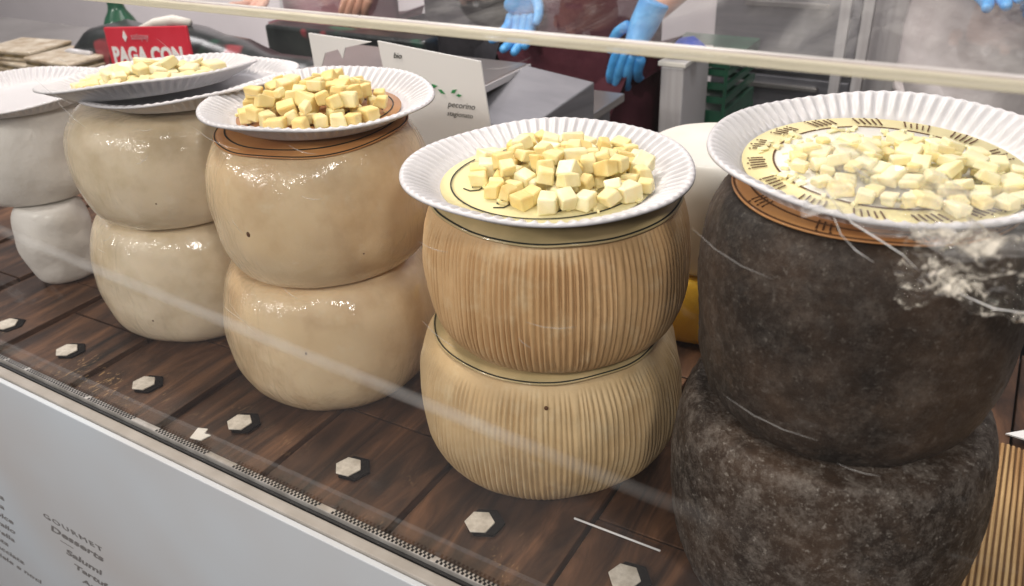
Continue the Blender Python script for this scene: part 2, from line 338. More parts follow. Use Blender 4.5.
# ------------------------------------------------------------------ setting
FZ = -1.64
struct('floor', G().box(-14, 8, -4, 5.2, FZ - 0.05, FZ), FLOORM)
struct('wall', G().box(-14, 8, 5.0, 5.2, FZ, 3.2), WALL)

# ------------------------------------------------------------------ the counter
X0, X1, YF, YB = -4.6, 0.95, 0.694, 1.74
counter = thing('display_counter', 'long market counter with dark wood planks, steel edge strip and white printed front panel', 'counter', (0, 0, 0))
g = G(); jx = [-1.573 + 0.2865 * k for k in range(-11, 10)]
for i in range(len(jx) - 1):
    a, b = jx[i], jx[i + 1]
    if a < X0 or b > X1 + .2: continue
    n = 12; dz = 0.006
    # each board dips slightly towards its left edge, like lapped boards, and is cut in two lengths
    cut = 0.90 + 0.16 * ((i * 7) % 5) / 5; cut2 = cut + .33
    for (y0, y1) in ((YF, cut - 0.0025), (cut + 0.0025, cut2 - .0025), (cut2 + .0025, YB)):
        z = -random.random() * 0.003
        vs = [Vector((x, y, zz)) for (x, zz) in ((a + 0.0025, -0.030), (b - 0.0025, -0.030), (b - 0.0025, z), (a + 0.0025, -0.0100 + z)) for y in (y0, y1)]
        g.add(vs, [(0, 1, 3, 2), (2, 3, 5, 4), (4, 5, 7, 6), (6, 7, 1, 0), (0, 2, 4, 6), (1, 7, 5, 3)])
link('deck', g, WOOD, counter, bevel=0.0015)
link('deck_underlay', G().box(X0, X1, YF + 0.001, YB, -0.06, -0.031), BLACK, counter)
link('edge_strip', G().box(X0, X1, 0.6785, 0.6915, -0.03, 0.006), STRIPM, counter, bevel=0.002)
link('edge_gap', G().box(X0, X1, 0.6725, 0.678, -0.03, -0.004), BLACK, counter)
link('panel_ledge', G().box(X0, X1, 0.650, 0.672, -0.04, -0.006), mat('beige_ledge', (0.42, 0.39, 0.36), 0.5, 0.3, (0.36, 0.33, 0.30), 30, 4), counter, bevel=0.003)
link('counter_body', G().box(X0 + .02, X1 - .02, 0.66, YB - 0.02, FZ, -0.061), PANEL, counter)
fp = link('front_panel', G().box(X0, X1, 0.638, 0.649, FZ + 0.1, -0.011), PANEL, counter, bevel=0.002)
# black checks on the strip, in groups
g = G(); random.seed(3); x = X0 + 0.02
while x < X1 - .1:
    n = random.choice((9, 14, 18, 26))
    for k in range(n):
        g.box(x, x + 0.0040, 0.6797, 0.6848, 0.0062, 0.0068)
        g.box(x + 0.0040, x + 0.0080, 0.6852, 0.6903, 0.0062, 0.0068)
        x += 0.0080
    x += random.choice((0.006, 0.008, 0.03, 0.07))
link('check_pattern', g, BLACK, counter)
# printing on the panel: two columns of script
RT = (PI / 2, 0, 0); py = 0.6375
def pr(s, x, z, size, sp=1.0, sh=0.25, b=0.0):
    o = text('lettering', s, size, INK_T, counter, (x, py, z), RT, spacing=sp, shear=sh, bold=b)
    for v in o.data.vertices: v.co.x *= 1.75
pr('GOURMET', -1.82, -0.455, 0.024, 1.3, 0)
pr('Desserts', -1.815, -0.497, 0.034, 1.0, 0.3, 0.0006)
pr('~~~', -1.79, -0.525, 0.018)
pr('Salumi', -1.785, -0.565, 0.032, 1.0, 0.3, 0.0006)
pr('Tartufo', -1.775, -0.612, 0.030, 1.0, 0.3, 0.0006)
pr('Antipasti', -1.765, -0.66, 0.028, 1.0, 0.3, 0.0004)
for k, s in enumerate(['Formaggi', 'Pecorino', 'Caciotta fresca', 'Ricotta salata', 'Provola dolce', 'Caciocavallo', 'Mozzarella', 'Burrata', 'Stracciata', 'Miele e noci']):
    pr(s, -2.34 + 0.006 * k, -0.40 - 0.047 * k, 0.029, 1.0, 0.3, 0.0003)

# hexagonal studs let into the boards
studs = [(-2.215, .777), (-1.935, .777), (-1.695, .777), (-1.425, .777), (-1.141, .782), (-0.865, .786), (-0.583, .788), (-0.329, .80), (-0.05, .80), (0.22, .80)]
words = ['stud far along the counter beneath the white wrapped stack', 'first stud at the picture edge below the white wrapped stack', 'stud on the board before the lower white wrapped cheese', 'stud in front of the pale waxed stack', 'stud between the pale waxed stack and the amber stack',
         'stud in front of the amber stack, beside worn scratches', 'stud in front of the ribbed basket stack', 'nearest stud, at the foot of the speckled dark wheel', 'stud under the dark wheel', 'stud past the dark wheel']
for i, (x, y) in enumerate(studs):
    if i in (8, 9): continue
    random.seed(50 + i)
    t = thing('hexagonal_stud', 'white hexagonal ' + words[i], 'stud', (x, y, -0.0055), (0, 0, random.uniform(-.15, .15)), 'hexagonal studs along the counter')
    hx = lambda r, ox=0, oy=0: [(ox + r * math.cos(PI / 3 * k + .3), oy + r * math.sin(PI / 3 * k + .3)) for k in range(6)]
    link('recess', G().prism(hx(0.032, 0.006, 0.005), 0.001, 0.006), RECESS, t)
    link('cap', G().prism(hx(0.0255, -0.002, -0.001), 0.0065, 0.0095), STUDM, t, bevel=0.001)

# ------------------------------------------------------------------ cheese wheels
EXPO = 0.86
def wheel_profile(R_, h, k=0.70, n=30, kt=None):
    kt = kt or k
    pts = [(0.02, 0), (R_ * k * 0.6, 0)]
    for i in range(n + 1):
        a = -PI / 2 + PI * i / n; kk = k if a < 0 else kt
        pts.append((R_ * (kk + (1 - kk) * max(math.cos(a), 0) ** EXPO), h / 2 + h / 2 * math.sin(a)))
    pts += [(R_ * kt * 0.6, h), (0.02, h)]
    return pts
def lumps(v, R_, k, seed, lump):
    r = math.hypot(v.x, v.y)
    d = noise.noise(Vector((v.x * 5, v.y * 5, v.z * 5 + seed * 9))) * lump + noise.noise(Vector((v.x * 16, v.y * 16, v.z * 16 + seed))) * lump * .3
    return d, max(0.0, min(1, (r / R_ - k * 0.85) / (0.12)))
def wheel(name, R_, h, seed, ribs=0, k=0.70, lump=0.010, fine=0.0, kt=None):
    def fn(v, a):
        r = math.hypot(v.x, v.y); d, edge = lumps(v, R_, k, seed, lump)
        if ribs:
            zz = v.z / h; am = max(0, min(1, (zz - 0.03) * 9)) * max(0, min(1, (0.93 - zz) * 7))
            aa = a * ribs + 3.2 * noise.noise(Vector((math.cos(a) * 14, math.sin(a) * 14, v.z * 1.5))) + 1.0 * noise.noise(Vector((math.cos(a) * 6, math.sin(a) * 6, v.z * 7 + seed)))
            amp = 0.0014 + 0.0042 * max(0, noise.noise(Vector((math.cos(a) * 3.5, math.sin(a) * 3.5, v.z * 9 + seed * 3))) + .22)
            d += am * amp * (abs(math.sin(aa / 2)) * 2 - 1)
            d += am * 0.0009 * noise.noise(Vector((math.cos(a) * 60, math.sin(a) * 60, v.z * 30 + seed)))
        if fine:
            d += fine * noise.noise(Vector((v.x * 60, v.y * 60, v.z * 60 + seed))) + fine * noise.noise(Vector((v.x * 130, v.y * 130, v.z * 130 + seed)))
        s = 1 + d * edge / max(r, 1e-3)
        return Vector((v.x * s, v.y * s, v.z))
    n = 1440 if ribs else (420 if fine else 160)
    return G().lathe(wheel_profile(R_, h, k, 60 if (ribs or fine) else 36, kt), n, fn)
def drape(Rw, k, h, seed, lump, kb, out=.0015):
    """a paper disc lies on the flat face and bends down over the shoulder"""
    def f(v):
        r = math.hypot(v.x, v.y); c = max(0, (r / Rw - k * .95) / (1 - k))
        wv = noise.noise(Vector((v.x * 9, v.y * 9, seed))) * .006 * min(1, c * 1.5)
        return Vector((v.x, v.y, v.z - .022 * c * c + wv))
    return f
def disc_mesh(r, z, th, fn, n=96, rings=14, wob=0.0):
    prof = [(0.004, z)] + [(r * i / rings, z) for i in range(1, rings + 1)]
    prof += [(r * i / rings, z + th) for i in range(rings, 0, -1)] + [(0.004, z + th)]
    return G().lathe(prof, n, lambda v, a: fn(v))

def strokes(r, n, a0, a1, z, th, fn, size=0.012, seed=1, count=4):
    """groups of little pen strokes set round a circle"""
    g = G(); random.seed(seed)
    for i in range(n):
        a = a0 + (a1 - a0) * (i + .5) / n
        for j in range(count):
            aj = a + (j - (count - 1) / 2) * size * 0.42 / r
            l = size * random.uniform(.7, 1.2); wd = 0.0010; lean = 0.25
            ca, sa = math.cos(aj), math.sin(aj)
            base = Vector((ca, sa, 0)); tan = Vector((-sa, ca, 0))
            p = [base * (r - l / 2) + tan * (-wd - lean * l / 2), base * (r - l / 2) + tan * (wd - lean * l / 2), base * (r + l / 2) + tan * (wd + lean * l / 2), base * (r + l / 2) + tan * (-wd + lean * l / 2)]
            vs = [fn(Vector((q.x, q.y, z))) for q in p] + [fn(Vector((q.x, q.y, z + th))) for q in p]
            g.add(vs, [(3, 2, 1, 0), (4, 5, 6, 7), (0, 1, 5, 4), (1, 2, 6, 5), (2, 3, 7, 6), (3, 0, 4, 7)])
            if j % 2 == 0:
                c = base * (r + l * .5 + .003) + tan * (lean * l * .8); e = .0016
                q4 = [c + tan * e, c + base * e, c - tan * e, c - base * e]
                vs = [fn(Vector((q.x, q.y, z))) for q in q4] + [fn(Vector((q.x, q.y, z + th))) for q in q4]
                g.add(vs, [(3, 2, 1, 0), (4, 5, 6, 7), (0, 1, 5, 4), (1, 2, 6, 5), (2, 3, 7, 6), (3, 0, 4, 7)])
    return g

ws = []
def cheese(x, y, z, R_, h, m, label, seed, ribs=0, k=0.70, lump=0.010, fine=0, rot=0, group=None, lab=None, kt=None):
    t = thing('whole_cheese', label, 'cheese', (x, y, z), (0, 0, rot), group)
    link('rind', wheel('rind', R_, h, seed, ribs, k, lump, fine, kt), m, t); ws.append(t)
    if lab:
        lm, ink, frac, marks = lab; f = drape(R_, kt or k, h, seed, lump, k, .006 if fine else .0015); rr = R_ * frac; z1 = h + 0.0030 + (.004 if fine else 0)
        lb = link('paper_label', disc_mesh(rr, z1, 0.0015, f), lm, t)
        link('printed_ring', G().ring(rr * .983, rr * .991, z1 + .0017, z1 + .0026, 120, fn=f), ink, lb)
        if lm is LAB_O: link('inner_ring', G().ring(rr * .875, rr * .887, z1 + .0017, z1 + .0026, 120, fn=f), ink, lb)
        if marks: link('printed_marks', strokes(rr * .90, marks, 0, 2 * PI, z1 + .0017, .0008, f, 0.017, seed), ink, lb)
    return t

cheese(-2.04, 1.02, 0, 0.092, 0.21, WRAP, 'small lower cheese wheel wrapped in crumpled white paper under the wider white one', 1, lump=0.02, group='white wrapped cheeses')
cheese(-2.13, 1.085, 0.212, 0.19, 0.228, WRAP, 'wide white wrapped cheese wheel at the far end, carrying the empty-looking white plate', 2, lump=0.014, group='white wrapped cheeses')
cheese(-1.561, 1.072, 0, 0.221, 0.287, WAX, 'lower pale glossy waxed wheel beneath the greenish yellow one', 3, group='pale waxed wheels')
cheese(-1.538, 1.076, 0.289, 0.218, 0.236, WAX, 'upper pale glossy waxed wheel with a small dark nick under the doubled plates', 4, rot=1.0, group='pale waxed wheels')
cheese(-1.105, 1.040, 0, 0.220, 0.271, WAX2, 'lower amber waxed wheel between the pale stack and the ribbed stack', 5, group='amber waxed wheels')
cheese(-1.084, 1.049, 0.273, 0.210, 0.262, WAX2, 'upper amber waxed wheel capped by an orange paper label', 6, rot=2.0, lab=(LAB_O, INK, 0.84, 0), group='amber waxed wheels')
cheese(-0.598, 1.053, 0, 0.232, 0.257, BASKET2, 'lower ribbed basket cheese wheel standing on the dark boards', 7, ribs=150, lump=0.012, rot=.7, lab=(LAB_G, INK, 0.86, 0), group='ribbed basket wheels')
cheese(-0.579, 1.053, 0.262, 0.216, 0.244, BASKET, 'upper ribbed basket cheese wheel with green-edged label below the plate of cubes', 8, ribs=140, lump=0.006, k=.76, rot=2.1, lab=(LAB_G, INK, 0.93, 0), group='ribbed basket wheels')
cheese(-0.110, 0.999, 0, 0.217, 0.295, DARK2, 'lower dark wheel densely speckled with pale mould', 9, lump=0.006, fine=0.0012, k=0.86, group='dark mouldy wheels')
cheese(-0.117, 1.007, 0.297, 0.196, 0.297, DARK, 'upper near-black wheel with orange label under the nearest plate', 10, lump=0.010, fine=0.0010, rot=.5, k=0.80, lab=(LAB_O, INK_B, 0.84, 10), group='dark mouldy wheels')
# nicks in the waxed rinds: parts of their wheel, set into the surface
def nick(t, az, zf, h, sx, sz, roll=0.0):
    rind = [c for c in t.children if c.name.startswith('rind')][0]; a = math.radians(az) - t.rotation_euler.z
    d = Vector((math.cos(a), math.sin(a), 0)); bpy.context.view_layer.update()
    ok, p, n, _ = rind.ray_cast(d * .3 + Vector((0, 0, zf * h * U)), -d)
    if not ok: return
    o = link('dark_nick', G().lathe([(0.0004, -0.003), (sx * .7, -0.002), (sx, 0), (sx * .6, .0008), (0.0004, .0011)], 12, lambda v, q: Vector((v.x, v.y * sz, v.z))), INK_B, t)
    o.location = p; o.rotation_mode = 'QUATERNION'; o.rotation_quaternion = n.to_track_quat('Z', 'Y') @ Euler((0, 0, roll)).to_quaternion()
nick(ws[3], -18, .50, .236, .0035, 2.2, -.3)
nick(ws[3], -52, .34, .236, .0016, 1.2)
nick(ws[5], -84, .50, .262, .0040, 1.3)
nick(ws[5], -30, .30, .262, .0015, 1.0)
nick(ws[2], -70, .30, .287, .0020, 1.4)
nick(ws[4], -60, .62, .271, .0020, 1.5)
nick(ws[6], -62, .84, .257, .0035, 1.0)

# ------------------------------------------------------------------ plates
def plate(x, y, z, R_, label, rot=0, tilt=(0, 0), seed=0, flat=.74):
    t = thing('paper_plate', label, 'paper plate', (x, y, z), (tilt[0], tilt[1], rot), 'white paper plates')
    rf = R_ * flat; H = 0.030
    prof = [(0.004, 0), (rf * .96, 0), (rf, .001)]
    up = []
    for i in range(1, 15):
        u = i / 14; up.append((rf + (R_ - .004 - rf) * u, 0.001 + H * (u ** 0.8)))
    prof += up + [(R_, H - .001), (R_ + .0005, H - .004)]
    inner = [(R_ - .002, H - .0035)] + [(r, zz - .0028) for r, zz in reversed(up)] + [(rf, -.0018), (0.004, -.0018)]
    nf = 76
    def fn(v, a):
        r = math.hypot(v.x, v.y); u = max(0, min(1, (r - rf) / (R_ * .9 - rf)))
        tail = max(0, min(1, (R_ - .002 - r) / (R_ * .05)))
        d = 0.0036 * math.sin(a * nf) * min(1, u * 1.6) * tail + 0.004 * math.sin(a * 2 + seed) * u + .0015 * math.sin(a * 5 + seed * 2) * u
        return Vector((v.x, v.y, v.z + d))
    link('plate_body', G().lathe(prof + inner, 608, fn), PLATE, t)
    return t
def liner(x, y, z, r, m, ink, label, ring=0.9, marks=None, inner=None):
    t = thing('paper_disc', label, 'paper disc', (x, y, z), (0, 0, 0.4), 'printed paper discs in the plates')
    ident = lambda v: v
    link('disc_sheet', G().lathe([(0.003, 0), (r, 0), (r, .0015), (0.003, .0015)], 96), m, t)
    if inner: link('disc_centre', G().lathe([(0.003, .0018), (r * inner, .0018), (r * inner, .0026), (0.003, .0026)], 96), LAB_W, t)
    link('printed_ring', G().ring(r * ring - .0011, r * ring + .0011, .0028, .0036, 120), ink, t)
    if marks: link('printed_marks', strokes(r * marks, 15, 0, 2 * PI, .0028, .0008, ident, 0.018, 4, 5), ink, t)
    else:
        g = G()
        for k in range(9):
            a = k * 2 * PI / 9; pts = [(r * .68 * math.cos(a) + .018 * math.cos(u * .9 + a) * (1 - u / 9), r * .68 * math.sin(a) + .018 * math.sin(u * .9 + a) * (1 - u / 9), .003) for u in range(8)]
            g.tube(pts, .0010, 4)
        link('printed_swirls', g, ink, t)
    return t

# cheese pieces: a few shapes, many copies
def piece_mesh(seed, s, flat=1.0):
    random.seed(seed); bm = bmesh.new(); bmesh.ops.create_cube(bm, size=1.0)
    q_ = random.uniform(.74, 1.15); dx, dy, dz = q_ * random.uniform(.85, 1.35), q_ * random.uniform(.85, 1.1), q_ * random.uniform(.75, 1.0) * flat
    for v in bm.verts:
        v.co = Vector((v.co.x * dx * s, v.co.y * dy * s, v.co.z * dz * s)) + Vector([random.uniform(-.12, .12) * s for _ in range(3)])
    bmesh.ops.bevel(bm, geom=bm.edges[:] , offset=s * .17, segments=3, affect='EDGES', profile=.6)
    for v in bm.verts: v.co *= U
    me = bpy.data.meshes.new('cheese_cube'); bm.to_mesh(me); bm.free()
    for p in me.polygons: p.use_smooth = False
    return me
def heap(cx, cy, z, rx, ry, n, s, mats, label, group, seed, flat=1.0, ang=0, peak=1.0, off=(0, 0), tl=(0, 0)):
    meshes = []
    for k in range(12):
        me = piece_mesh(seed * 10 + k, s, flat); me.materials.append(mats[k % len(mats)]); meshes.append(me)
    random.seed(seed); res = s / 3; hm = {}
    made = 0; tries = 0
    while made < n and tries < n * 30:
        tries += 1
        u = random.random() ** (0.5 + .25 * peak); a = random.random() * 2 * PI
        lx, ly = off[0] * (1 - u) + rx * u * math.cos(a), off[1] * (1 - u) + ry * u * math.sin(a)
        px = cx + lx * math.cos(ang) - ly * math.sin(ang); py_ = cy + lx * math.sin(ang) + ly * math.cos(ang)
        ij = [(int(px / res) + i, int(py_ / res) + j) for i in (-1, 0, 1) for j in (-1, 0, 1)]
        top = max(hm.get(q, 0) for q in ij)
        if top > s * flat * (1.5 - 1.0 * u) * (.6 + .4 * peak + .3): continue
        if top < s * .2: tilt = 0.05
        else: tilt = 0.35
        zc = z + top + s * flat * .5 + (py_ - cy) * tl[0] - (px - cx) * tl[1]
        for q in ij: hm[q] = top + s * flat * .86
        for q in [(int(px / res) + i, int(py_ / res) + j) for i in (-2, 2) for j in (-1, 0, 1)]: hm[q] = max(hm.get(q, 0), top + s * flat * .25)
        k = random.randrange(12)
        o = bpy.data.objects.new('cheese_cube', meshes[k]); C.objects.link(o)
        o.location = Vector((px, py_, zc)) * U; o.rotation_euler = (random.uniform(-tilt, tilt), random.uniform(-tilt, tilt), random.random() * PI)
        tag(o, label, 'cheese cube', group)
        made += 1

plate(-2.12, 1.09, 0.444, 0.215, 'bare white paper plate on the white wrapped cheese at the far end', 0, (0, 0), 1)
plate(-1.465, 1.10, 0.534, 0.222, 'lower of the doubled plates on the pale stack, jutting out towards the amber stack', 0, (-.03, -.05), 2)
plate(-1.535, 1.055, 0.553, 0.218, 'upper of the doubled plates on the pale stack, holding thin greenish chips', 0, (-.07, -.10), 3)
plate(-1.080, 1.069, 0.549, 0.213, 'white plate with chunky golden cubes on the orange-labelled amber wheel', 0, (-.02, 0), 4)
plate(-0.581, 1.028, 0.514, 0.224, 'fluted white plate with a ring-printed disc on the ribbed basket stack', 0, (-.015, 0), 5)
plate(-0.115, 1.050, 0.606, 0.213, 'nearest fluted white plate, on the black stack beside the torn film', 0, (.03, 0), 6, .80)
liner(-1.080, 1.069, 0.551, 0.150, LAB_O, INK, 'orange printed paper disc under the chunky golden cubes', .9)
liner(-0.581, 1.028, 0.5165, 0.164, LAB_Y, INK, 'pale yellow paper disc with one dark ring, on the ribbed stack plate', .90)
liner(-0.115, 1.050, 0.609, 0.168, LAB_Y, INK_B, 'yellow paper disc with brown marks round a white centre, in the nearest plate', .77, .89, .765)
bpy.data.objects['paper_disc.002'].rotation_euler.x = .03
heap(-1.54, 1.05, 0.560, 0.150, 0.128, 62, 0.031, [CHEESE_P, CHEESE, CHEESE_P], 'thin greenish yellow cheese chips heaped on the doubled plates of the pale stack', 'cheese chips on the pale stack', 21, 0.62, 0, .25, tl=(-.07, -.10))
heap(-1.085, 1.055, 0.553, 0.140, 0.120, 70, 0.0265, [CHEESE_R, CHEESE, CHEESE_R], 'chunky golden cheese cubes heaped on the plate of the amber stack', 'golden cubes on the amber stack', 22, 1.0, 0, .7)
heap(-0.560, 1.045, 0.519, 0.138, 0.128, 84, 0.0235, [CHEESE, CHEESE_P, CHEESE_R], 'pale yellow cheese cubes heaped on the ringed disc of the ribbed stack', 'yellow cubes on the ribbed stack', 23, 1.0, 0, .45)
heap(-0.078, 1.015, 0.614, 0.132, 0.092, 92, 0.0195, [CHEESE_P, CHEESE_P, CHEESE], 'small creamy cheese pieces spread over the white-centred disc in the nearest plate', 'creamy pieces on the dark stack', 24, 0.66, 0, .25, tl=(.03, 0))

def crumbs(cx, cy, z, rx, ry, n, m, label, seed, tl=(0, 0)):
    random.seed(seed); g = G()
    for k in range(n):
        u = random.random() ** .5; a = random.random() * 2 * PI; x = cx + rx * u * math.cos(a); y = cy + ry * u * math.sin(a)
        e = random.uniform(.002, .0055); zz = z + (y - cy) * tl[0] - (x - cx) * tl[1]
        Mx = Matrix.Translation((x, y, zz + e * .4)) @ Matrix.Rotation(random.random() * 3, 4, 'Z') @ Matrix.Rotation(random.uniform(-.5, .5), 4, 'X')
        g.box(-e * random.uniform(.6, 2.0), e, -e * .7, e * .6, -e * .4, e * random.uniform(.3, .8), Mx)
    o = link('cheese_crumbs', g, m); tag(o, label, 'crumbs'); o['kind'] = 'stuff'
crumbs(-0.115, 1.045, 0.6115, .150, .125, 240, CHEESE_P, 'flaky pale crumbs scattered in the nearest plate', 61, (.03, 0))
crumbs(-0.565, 1.035, 0.520, .145, .135, 90, CHEESE, 'yellow crumbs scattered in the plate of the ribbed stack', 62)
crumbs(-1.085, 1.055, 0.554, .145, .125, 70, CHEESE_R, 'golden crumbs scattered in the plate of the amber stack', 63)

# ------------------------------------------------------------------ things on the boards
g = G(); nx = 64; x0 = 0.085; pitch = 0.0086; prof = []
for i in range(nx * 6 + 1):
    prof.append((x0 + pitch * i / 6, 0.0075 + 0.0042 * abs(math.sin(PI * i / 6)) ** .8))
vs = []; ys = [0.90 + (1.385 - 0.90) * j / 24 for j in range(25)]
for j, yy in enumerate(ys):
    for i, (xx, zz) in enumerate(prof):
        vs.append((xx + .002 * noise.noise(Vector((i // 6 * 3.1, yy * 6, 0))), yy + .003 * noise.noise(Vector((i // 6 * 1.7, j > 12, 5))) * (j in (0, 24)), zz + .0012 * noise.noise(Vector((xx * 40, yy * 30, 0)))))
W_ = len(prof); g.add(vs, [(j * W_ + i, j * W_ + i + 1, (j + 1) * W_ + i + 1, (j + 1) * W_ + i) for j in range(24) for i in range(W_ - 1)], True)
g.box(x0, x0 + pitch * nx, 0.902, 1.383, 0.0015, 0.0070)
tag(link('straw_mat', g, STRAW, None), 'ribbed golden straw mat lying on the boards beside the dark stack', 'mat')
tag(link('paper_sheet', G().prism([(0.135, 1.425), (0.50, 1.40), (0.56, 1.60), (0.19, 1.475)], 0.002, 0.005), PAPER, None), 'white paper sheet with a pointed corner behind the straw mat', 'paper')
tag(link('toothpick', G().tube([(-0.452, 0.868, 0.004), (-0.303, 0.871, 0.004)], [0.0018, 0.0018]), PAPER, None), 'thin pale toothpick on the boards between the ribbed and dark stacks', 'toothpick')
g = G().prism([(-1.19, .700), (-1.165, .705), (-1.160, .725), (-1.175, .722), (-1.180, .735), (-1.20, .728)], 0.003, 0.005)
tag(link('paper_scrap', g, WHITEB, None), 'torn white paper scrap beside the steel edge strip', 'scrap')
random.seed(12)
for (x, y, s) in ((-1.335, .80, 1), (-0.90, .78, .8)): pass

# the yellow wheel and the white wheel behind, seen between the ribbed and dark stacks
t = thing('whole_cheese', 'bright orange-yellow cheese wheel behind the ribbed stack, under the tall white box', 'cheese', (-0.50, 1.585, 0))
link('rind', wheel('rind', 0.165, 0.155, 31, 0, .82, .004), YELLOW, t)
t = thing('whole_cheese', 'tall white rounded cheese block on the orange-yellow wheel', 'cheese', (-0.49, 1.60, 0.157))
link('rind', wheel('rind', 0.165, 0.245, 32, 0, .80, .006), WHITEB, t)

# ------------------------------------------------------------------ rear ledge
LZ = 0.12
t = thing('rear_ledge', 'raised steel ledge behind the cheese counter carrying the scale and cards', 'shelf', (0, 0, 0))
link('ledge_top', G().box(-6.0, -1.20, 1.77, 2.72, LZ - .03, LZ), STEEL, t, bevel=.004)
link('ledge_body', G().box(-5.95, -1.24, 1.80, 2.68, FZ, LZ - .031), STEEL_D, t)

# weighing scale
t = thing('weighing_scale', 'grey steel weighing scale with a flat top plate and slanted console', 'scale', (-1.76, 2.2, LZ))
link('weighing_plate', G().box(-0.46, 0.335, -0.30, 0.22, 0.135, 0.160), STEEL, t, bevel=.006)
link('edge_highlight', G().box(-0.46, 0.336, -0.306, -0.301, 0.137, 0.158).box(0.3365, 0.342, -0.306, 0.22, 0.137, 0.158), STEEL_L, t)  # added pale strips: the plate's bright edge lines put into the colour
link('scale_body', G().box(-0.40, 0.28, -0.24, 0.17, 0.012, 0.134), STEEL_D, t, bevel=.01)
MM = Matrix.Translation((0.46, 0.02, 0)) @ Matrix.Rotation(-0.30, 4, 'Z')
g = G(); vs = [MM @ Vector(v) for v in [(-.16, -.20, 0.004), (.16, -.20, .004), (.16, .12, .004), (-.16, .12, .004), (-.16, -.20, .08), (.16, -.20, .08), (.16, .12, .165), (-.16, .12, .165)]]
g.add(vs, [(3, 2, 1, 0), (4, 5, 6, 7), (0, 1, 5, 4), (1, 2, 6, 5), (2, 3, 7, 6), (3, 0, 4, 7)])
link('console', g, STEEL_D, t, bevel=.006)
for sx in (-1, 1):
    for sy in (-1, 1): link('foot', G().lathe([(.004, 0), (.025, 0), (.02, .0115), (.004, .0115)], 16), BLACK, t, (-.06 + sx * .26, -.03 + sy * .14, 0))

# price cards
def card(name, pts, yb, label, m=PAPER, lean=0.0, base=LZ):
    """upright card: outline in x,z metres of the layout, real thickness, slight lean"""
    g = G(); n = len(pts); vs = []
    for d in (0, .004):
        for (x, z) in pts: vs.append((x, yb + d + (z - base) * lean, z))
    g.add(vs, [tuple(range(n)), tuple(range(2 * n - 1, n - 1, -1))] + [(k, n + k, n + (k + 1) % n, (k + 1) % n) for k in range(n)])
    o = link(name, g, m, None); tag(o, label, 'card'); return o
cd = thing('price_card', 'white price card with a green leaf sprig and black script, behind the amber stack', 'card', (0, 0, 0))
g = G(); pts = [(-1.529, .487), (-1.201, .458), (-1.165, LZ), (-1.49, LZ)]; n = 4; vs = []
for d in (0, .004):
    for (x, z) in pts: vs.append((x, 1.775 + d + (x + 1.5) * .05, z))
g.add(vs, [(0, 1, 2, 3), (7, 6, 5, 4)] + [(k, 4 + k, 4 + (k + 1) % 4, (k + 1) % 4) for k in range(4)])
link('card_sheet', g, PAPER, cd, (0, 0, 0))
def yc(x): return 1.7735 + (x + 1.5) * .05
g = G(); random.seed(5)
for (cx, cz, a, l) in [(p_[0], p_[1] - .04, p_[2], p_[3] * .8) for p_ in ((-1.41, .43, .3, .022), (-1.385, .435, -.4, .018), (-1.355, .418, .1, .035), (-1.33, .405, -.5, .03), (-1.29, .41, .5, .03), (-1.275, .40, .1, .025))]:
    pts3 = [Vector((cx + l * (math.cos(a) * u - math.sin(a) * w_), yc(cx), cz + l * (math.sin(a) * u + math.cos(a) * w_))) for u, w_ in ((-.5, 0), (-.1, .22), (.5, .05), (0, -.2))]
    g.add(pts3 + [p + Vector((0, -.0012, 0)) for p in pts3], [(0, 1, 2, 3), (7, 6, 5, 4), (0, 4, 5, 1), (1, 5, 6, 2), (2, 6, 7, 3), (3, 7, 4, 0)])
link('leaf_print', g, LEAF, cd)
text('lettering', 'pecorino', .024, INK, cd, (-1.315, yc(-1.25) - .002, .325), (PI / 2, 0, .05), shear=.3)
text('lettering', 'stagionato', .020, INK, cd, (-1.32, yc(-1.25) - .002, .30), (PI / 2, 0, .05), shear=.3)
text('lettering', 'bio', .022, INK, cd, (-1.48, yc(-1.45) - .002, .445), (PI / 2, 0, .05), shear=.3)
card('folded_card', [(-1.774, .492), (-1.542, .486), (-1.64, .462), (-1.655, .43), (-1.668, .455), (-1.72, .44), (-1.745, .395), (-1.75, LZ), (-1.765, LZ)], 1.76, 'torn white folded card with ragged lower edge beside the leaf-printed card', PAPER)

# red notice
rc = thing('red_notice', 'red notice board lettered in white among black bags', 'notice', (-2.745, 1.90, LZ), (-.10, -.085, .0))
link('notice_board', G().box(-.25, .235, 0, .012, 0.003, .285), RED, rc, bevel=.004)
text('lettering', 'PAGA CON', .080, WHITE, rc, (-.225, -.001, .156), (PI / 2, 0, 0), bold=.0035, spacing=1.02)
text('lettering', 'satispay', .034, mat('grey_pink_print', (.55, .25, .28), .5), rc, (-.09, -.001, .240), (PI / 2, 0, 0))
g = G(); g.prism([(-.012, 0), (0, -.016), (.014, 0), (.006, .014), (.001, .024), (-.007, .012)], 0, .002, Matrix.Translation((-.125, -.001, .248)) @ Matrix.Rotation(PI / 2, 4, 'X'))
link('emblem', g, WHITE, rc)
text('lettering', 'SATISPAY', .080, WHITE, rc, (-.225, -.001, .060), (PI / 2, 0, 0), bold=.0035)

